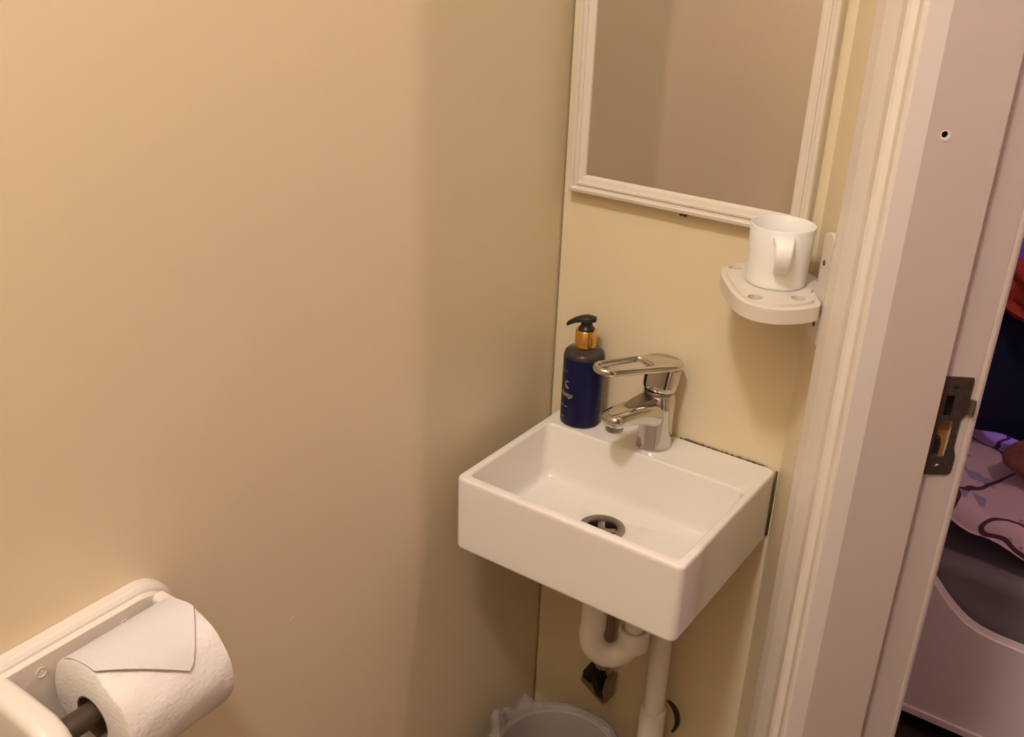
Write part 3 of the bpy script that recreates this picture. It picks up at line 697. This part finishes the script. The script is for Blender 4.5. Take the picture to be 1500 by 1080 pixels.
bm = new(); lathe(bm, [(0.0160, 0.402), (0.0195, 0.402), (0.0202, 0.398), (0.0202, 0.30), (0.0202, 0.0)], 32, WPx); obj('pipe_socket', bm, 'pvc', trap, True, 40)
place(trap, WPx)
# supply valve behind the trap
val = thing('supply_valve', 'dark supply valve on a brownish hose behind the waste trap', 'valve')
vx, vy = 0.139, -0.0138
bm = new(); tube(bm, [(vx+0.002, vy, 0.735), (vx+0.001, vy, 0.55), (vx, vy, 0.40)], 0.0125, 18); obj('hose', bm, 'hose', val, True, 50)
bm = new(); box(bm, (vx-0.027, vy-0.020, 0.364), (vx-0.010, vy+0.012, 0.390), 0.004); obj('black_clip', bm, 'valve_black', val)
bm = new(); loft(bm, [[Vector((vx-0.012, vy-0.022, 0.389)), Vector((vx+0.000, vy-0.022, 0.389)), Vector((vx+0.000, vy+0.006, 0.389)), Vector((vx-0.012, vy+0.006, 0.389))],
                      [Vector((vx+0.004, vy-0.024, 0.358)), Vector((vx+0.018, vy-0.024, 0.352)), Vector((vx+0.018, vy+0.006, 0.352)), Vector((vx+0.004, vy+0.006, 0.358))]]); obj('lever', bm, 'valve_black', val)
bm = new(); loft(bm, [[Vector((vx+0.016, vy-0.018, 0.392)), Vector((vx+0.024, vy-0.018, 0.392)), Vector((vx+0.024, vy+0.006, 0.392)), Vector((vx+0.016, vy+0.006, 0.392))],
                      [Vector((vx+0.010, vy-0.020, 0.344)), Vector((vx+0.022, vy-0.020, 0.346)), Vector((vx+0.022, vy+0.006, 0.346)), Vector((vx+0.010, vy+0.006, 0.344))]]); obj('valve_arm', bm, 'valve_metal', val)
bm = new(); loft(bm, [[Vector((vx-0.027, vy-0.021, 0.378)), Vector((vx-0.027, vy+0.008, 0.378)), Vector((vx-0.027, vy+0.008, 0.368)), Vector((vx-0.027, vy-0.021, 0.368))],
                      [Vector((vx+0.018, vy-0.023, 0.356)), Vector((vx+0.018, vy+0.008, 0.356)), Vector((vx+0.018, vy+0.008, 0.342)), Vector((vx+0.018, vy-0.023, 0.342))]]); obj('valve_foot', bm, 'valve_metal', val)
place(val, (vx, vy, 0.344))
# loose dark cable at the down pipe
bm = new()
pth = bez((0.2665, -0.034, 0.412), (0.282, -0.030, 0.405), (0.293, -0.028, 0.376), (0.278, -0.026, 0.348), 16)
tube(bm, pth, [0.0020 + 0.0028*math.sin(math.pi*i/16) for i in range(17)], 10)
cab = obj('cable_tie', bm, 'valve_black', None, True); tag(cab, 'dark curved tie sticking out behind the waste down pipe', 'cable')

# ------------------------------------------------------------------ waste bin with liner
BC = Vector((0.148, -0.162, 0)); BR = 0.098; BHT = 0.330
bin_ = thing('waste_bin', 'round waste bin lined with a clear plastic bag under the washbasin', 'bin')
bm = new(); lathe(bm, [(0.0001, 0.001), (0.078, 0.001), (0.080, 0.004), (BR-0.002, BHT-0.012), (BR+0.003, BHT-0.010), (BR+0.003, BHT-0.001), (BR, BHT), (BR-0.004, BHT-0.002), (0.076, 0.008), (0.0001, 0.008)], 56, BC)
obj('tub', bm, 'bin_plastic', bin_, True, 40)
bm = new(); rnd = random.Random(9); seg = 120; rings = []
ph = [rnd.uniform(0, 6.28) for _ in range(8)]
def crump(a, k): return 0.5*math.sin(9*a+ph[0]) + 0.35*math.sin(17*a+ph[1]+k) + 0.3*math.sin(29*a+ph[2]-k*2) + 0.2*math.sin(41*a+ph[3]+k*3)
for k, (r, z) in enumerate([(0.050, -0.20), (0.070, -0.12), (0.083, -0.05), (0.0900, -0.012), (0.0925, 0.008), (0.0975, 0.014), (0.1040, 0.010), (0.1085, -0.010), (0.1100, -0.040), (0.1110, -0.075)]):
    ring = []
    for i in range(seg):
        a = 2*math.pi*i/seg
        # bag stands up and bunches on the side towards the left wall and camera
        bun = max(0.0, math.cos(a - math.radians(205)))**1.5
        am = [0.006, 0.007, 0.005, 0.003, 0.003, 0.003, 0.002, 0.003, 0.004, 0.005][k]*(0.35 + 2.6*bun)
        c_ = crump(a, k*0.7)
        rr_ = r + am*c_*0.5
        zz = BHT + z + (0.026*bun + 0.018*bun*c_ if 3 <= k <= 7 else 0.0) + 0.002*c_
        if k > 5: rr_ = max(rr_, 0.1040 + 0.0008*c_)
        ring.append(bm.verts.new(BC + Vector((rr_*math.cos(a), rr_*math.sin(a), zz))))
    rings.append(ring)
for k in range(len(rings)-1):
    for i in range(seg): j = (i+1) % seg; bm.faces.new((rings[k][i], rings[k][j], rings[k+1][j], rings[k+1][i]))
obj('bag_liner', bm, 'liner', bin_, True)
place(bin_, BC)

# ------------------------------------------------------------------ bedroom seen through the doorway
bed = thing('childs_bed', 'white wooden bed with a curved side panel beyond the doorway', 'bed')
BY = 0.62; BX0, BX1 = 0.12, 1.78
def ztop(x):
    if x < 0.36: return 0.52
    keys = [(0.36, 0.52), (0.42, 0.475), (0.47, 0.420), (0.5175, 0.366), (0.55, 0.332), (0.582, 0.307), (0.61, 0.295), (0.64, 0.290), (0.70, 0.288), (0.9, 0.288), (1.3, 0.288), (1.45, 0.30), (1.6, 0.36), (1.78, 0.40)]
    for (a, za), (b, zb_) in zip(keys, keys[1:]):
        if a <= x <= b: return za + (zb_-za)*(x-a)/(b-a)
    return 0.4
bm = new(); xs = [BX0 + (BX1-BX0)*i/110 for i in range(111)]
loft(bm, [[Vector((x, BY, 0.062)), Vector((x, BY+0.024, 0.062)), Vector((x, BY+0.024, ztop(x))), Vector((x, BY+0.003, ztop(x))), Vector((x, BY, ztop(x)-0.003))] for x in xs]); obj('side_panel', bm, 'bed_white', bed)
bm = new(); box(bm, (BX0, BY-0.004, 0.045), (BX1, BY+0.028, 0.0625), 0.002); obj('bottom_rail', bm, 'bed_white', bed)
bm = new(); box(bm, (BX0, 1.44, 0.045), (BX1, 1.464, 0.40), 0.003); obj('side_panel', bm, 'bed_white', bed)
for x in (BX0-0.03, BX1): 
    bm = new(); box(bm, (x, BY, 0.045), (x+0.03, 1.464, 0.62 if x < 1 else 0.5), 0.006); obj('end_board', bm, 'bed_white', bed)
bm = new(); box(bm, (BX0, BY+0.024, 0.22), (BX1, 1.44, 0.24)); obj('slat_base', bm, 'bed_white', bed)
for x, y in ((BX0-0.025, BY+0.01), (BX1+0.002, BY+0.01), (BX0-0.025, 1.43), (BX1+0.002, 1.43)):
    bm = new(); box(bm, (x, y, 0.0), (x+0.026, y+0.03, 0.05)); obj('foot', bm, 'bed_white', bed)
place(bed, (0.95, 1.04, 0))
# mattress with a grey sheet
def cloth_grid(x0, x1, nx, prof, fn):
    bm = new(); rows = []
    for i in range(nx+1):
        x = x0 + (x1-x0)*i/nx; rows.append([bm.verts.new(fn(x, u, *prof(u))) for u in [k/28 for k in range(29)]])
    for i in range(nx):
        for k in range(28): bm.faces.new((rows[i][k], rows[i+1][k], rows[i+1][k+1], rows[i][k+1]))
    return bm
bm = new()
box(bm, (BX0+0.005, BY+0.030, 0.242), (BX1-0.005, 1.435, 0.408), 0.03, 4)
bmesh.ops.subdivide_edges(bm, edges=[e for e in bm.edges if e.calc_length() > 0.1], cuts=24, use_grid_fill=True)
for v in bm.verts:
    if v.co.y < BY+0.09: v.co.y -= 0.004*math.sin(v.co.x*23 + v.co.z*30) + 0.003*math.sin(v.co.x*61 - v.co.z*20) - 0.004
mt = obj('mattress', bm, 'sheet_grey', None, True, 50); tag(mt, 'mattress in a grey sheet on the white bed', 'mattress')
# duvet
def dz(x): return 0.482 - 0.22*max(-0.1, min(0.30, x-0.52))
bm = new(); rows = []; nx, nu = 70, 30
for i in range(nx+1):
    x = 0.30 + (1.55-0.30)*i/nx; row = []
    lip = dz(x) + 0.004*math.sin(x*55)
    for k in range(nu+1):
        u = k/nu
        if u < 0.12: y, z = BY+0.050-0.012*u/0.12, lip+0.004
        elif u < 0.42:
            a = (u-0.12)/0.30*math.pi/2; y = BY+0.075-0.032*math.cos(a); z = lip + 0.046*math.sin(a)
        else:
            q = (u-0.42)/0.58; y = BY+0.075 + 0.70*q; z = lip + 0.046 + 0.020*math.sin(min(1, q*3)*math.pi/2)
        z += (0.005*math.sin(x*31 + y*17) + 0.004*math.sin(x*57 - y*40))*min(1, u*2)
        row.append(bm.verts.new((x, y, z)))
    rows.append(row)
for i in range(nx):
    for k in range(nu): bm.faces.new((rows[i][k], rows[i+1][k], rows[i+1][k+1], rows[i][k+1]))
bmesh.ops.recalc_face_normals(bm, faces=bm.faces)
dv = obj('duvet', bm, 'duvet_print', None, True); tag(dv, 'pale pink printed duvet with dark line drawings on the bed', 'duvet')
# navy padded backrest standing on the bed
bm = new(); secs = []
for i in range(49):
    x = 0.20 + 0.62*i/48; e = 1.0 if 0 < i < 48 else 0.6
    pf = 0.006*math.sin(x*38) + 0.003*math.sin(x*83+1)
    secs.append([Vector((x, 0.895 + yy*e + (pf if yy < 0 else 0), 0.747 + zz*0.78*(0.5 + 0.5*e) + 0.004*math.sin(x*21)*(1 if zz > 0 else 0))) for yy, zz in
                 [(-0.020, -0.200), (-0.034, -0.185), (-0.038, -0.10), (-0.036, 0.0), (-0.038, 0.10), (-0.034, 0.185), (-0.018, 0.203), (0.018, 0.203), (0.034, 0.185), (0.036, 0.0), (0.034, -0.185), (0.020, -0.200)]])
loft(bm, secs); nv = obj('navy_backrest', bm, 'navy_cloth', None, True, 60); tag(nv, 'dark navy padded backrest standing behind the printed duvet', 'backrest')
# red blanket draped diagonally across its front
bm = new(); secs = []
for i in range(61):
    x = 0.30 + 0.46*i/60; zc_ = 0.926 - 0.75*(x-0.495) + 0.006*math.sin(x*47); wv = 1 + 0.12*math.sin(x*29+1)
    secs.append([Vector((x, 0.826 + yy + 0.003*math.sin(x*90+zz*60), zc_ + zz*wv)) for yy, zz in [(0.002, -0.052), (-0.012, -0.040), (-0.004, -0.022), (-0.014, -0.010), (-0.005, 0.012), (-0.014, 0.028), (-0.004, 0.044), (0.014, 0.048), (0.017, 0.0), (0.014, -0.048)]])
loft(bm, secs); rb = obj('red_blanket', bm, 'red_cloth', None, True, 70); tag(rb, 'folded red blanket draped diagonally over the navy backrest', 'blanket')
# violet curtain hanging from the ceiling behind
bm = new(); rows = []
for i in range(61):
    x = 0.20 + 0.66*i/60; rows.append([bm.verts.new((x, 0.965 + 0.014*math.sin(x*55), 0.62 + (CEIL-0.005-0.62)*k/12)) for k in range(13)])
for i in range(60):
    for k in range(12): bm.faces.new((rows[i][k], rows[i+1][k], rows[i+1][k+1], rows[i][k+1]))
bmesh.ops.solidify(bm, geom=bm.faces[:], thickness=0.005)
vc = obj('violet_curtain', bm, 'violet_cloth', None, True, 60); tag(vc, 'violet curtain hanging behind the navy backrest', 'curtain')
# brownish plush cushion on the duvet
bm = new(); bmesh.ops.create_icosphere(bm, subdivisions=4, radius=1.0)
for v in bm.verts:
    p = v.co.copy(); k = 1 + 0.10*math.sin(p.x*4+1)*math.sin(p.z*5) + 0.06*math.sin(p.y*9+p.x*5)
    v.co = Vector((0.622 + 0.062*p.x*k, 0.800 + 0.038*p.y*k, 0.592 + 0.040*p.z*k))
pc = obj('plush_cushion', bm, 'cushion_brown', None, True); tag(pc, 'small reddish brown plush cushion lying on the duvet', 'cushion')
# violet night light on the bedroom wall side
t = thing('night_light', 'violet globe night light hanging over the bed', 'lamp')
bm = new(); lathe(bm, [(0.04*math.sin(math.pi*i/12)+1e-4, 0.04*math.cos(math.pi*i/12)) for i in range(13)], 24, LED_POS); obj('lamp_shade', bm, 'led_glow', t, True)
bm = new(); tube(bm, [(LED_POS[0], LED_POS[1], LED_POS[2]+0.039), (LED_POS[0], LED_POS[1], CEIL)], 0.002, 8); obj('cord', bm, 'gloss_white', t)
place(t, LED_POS)
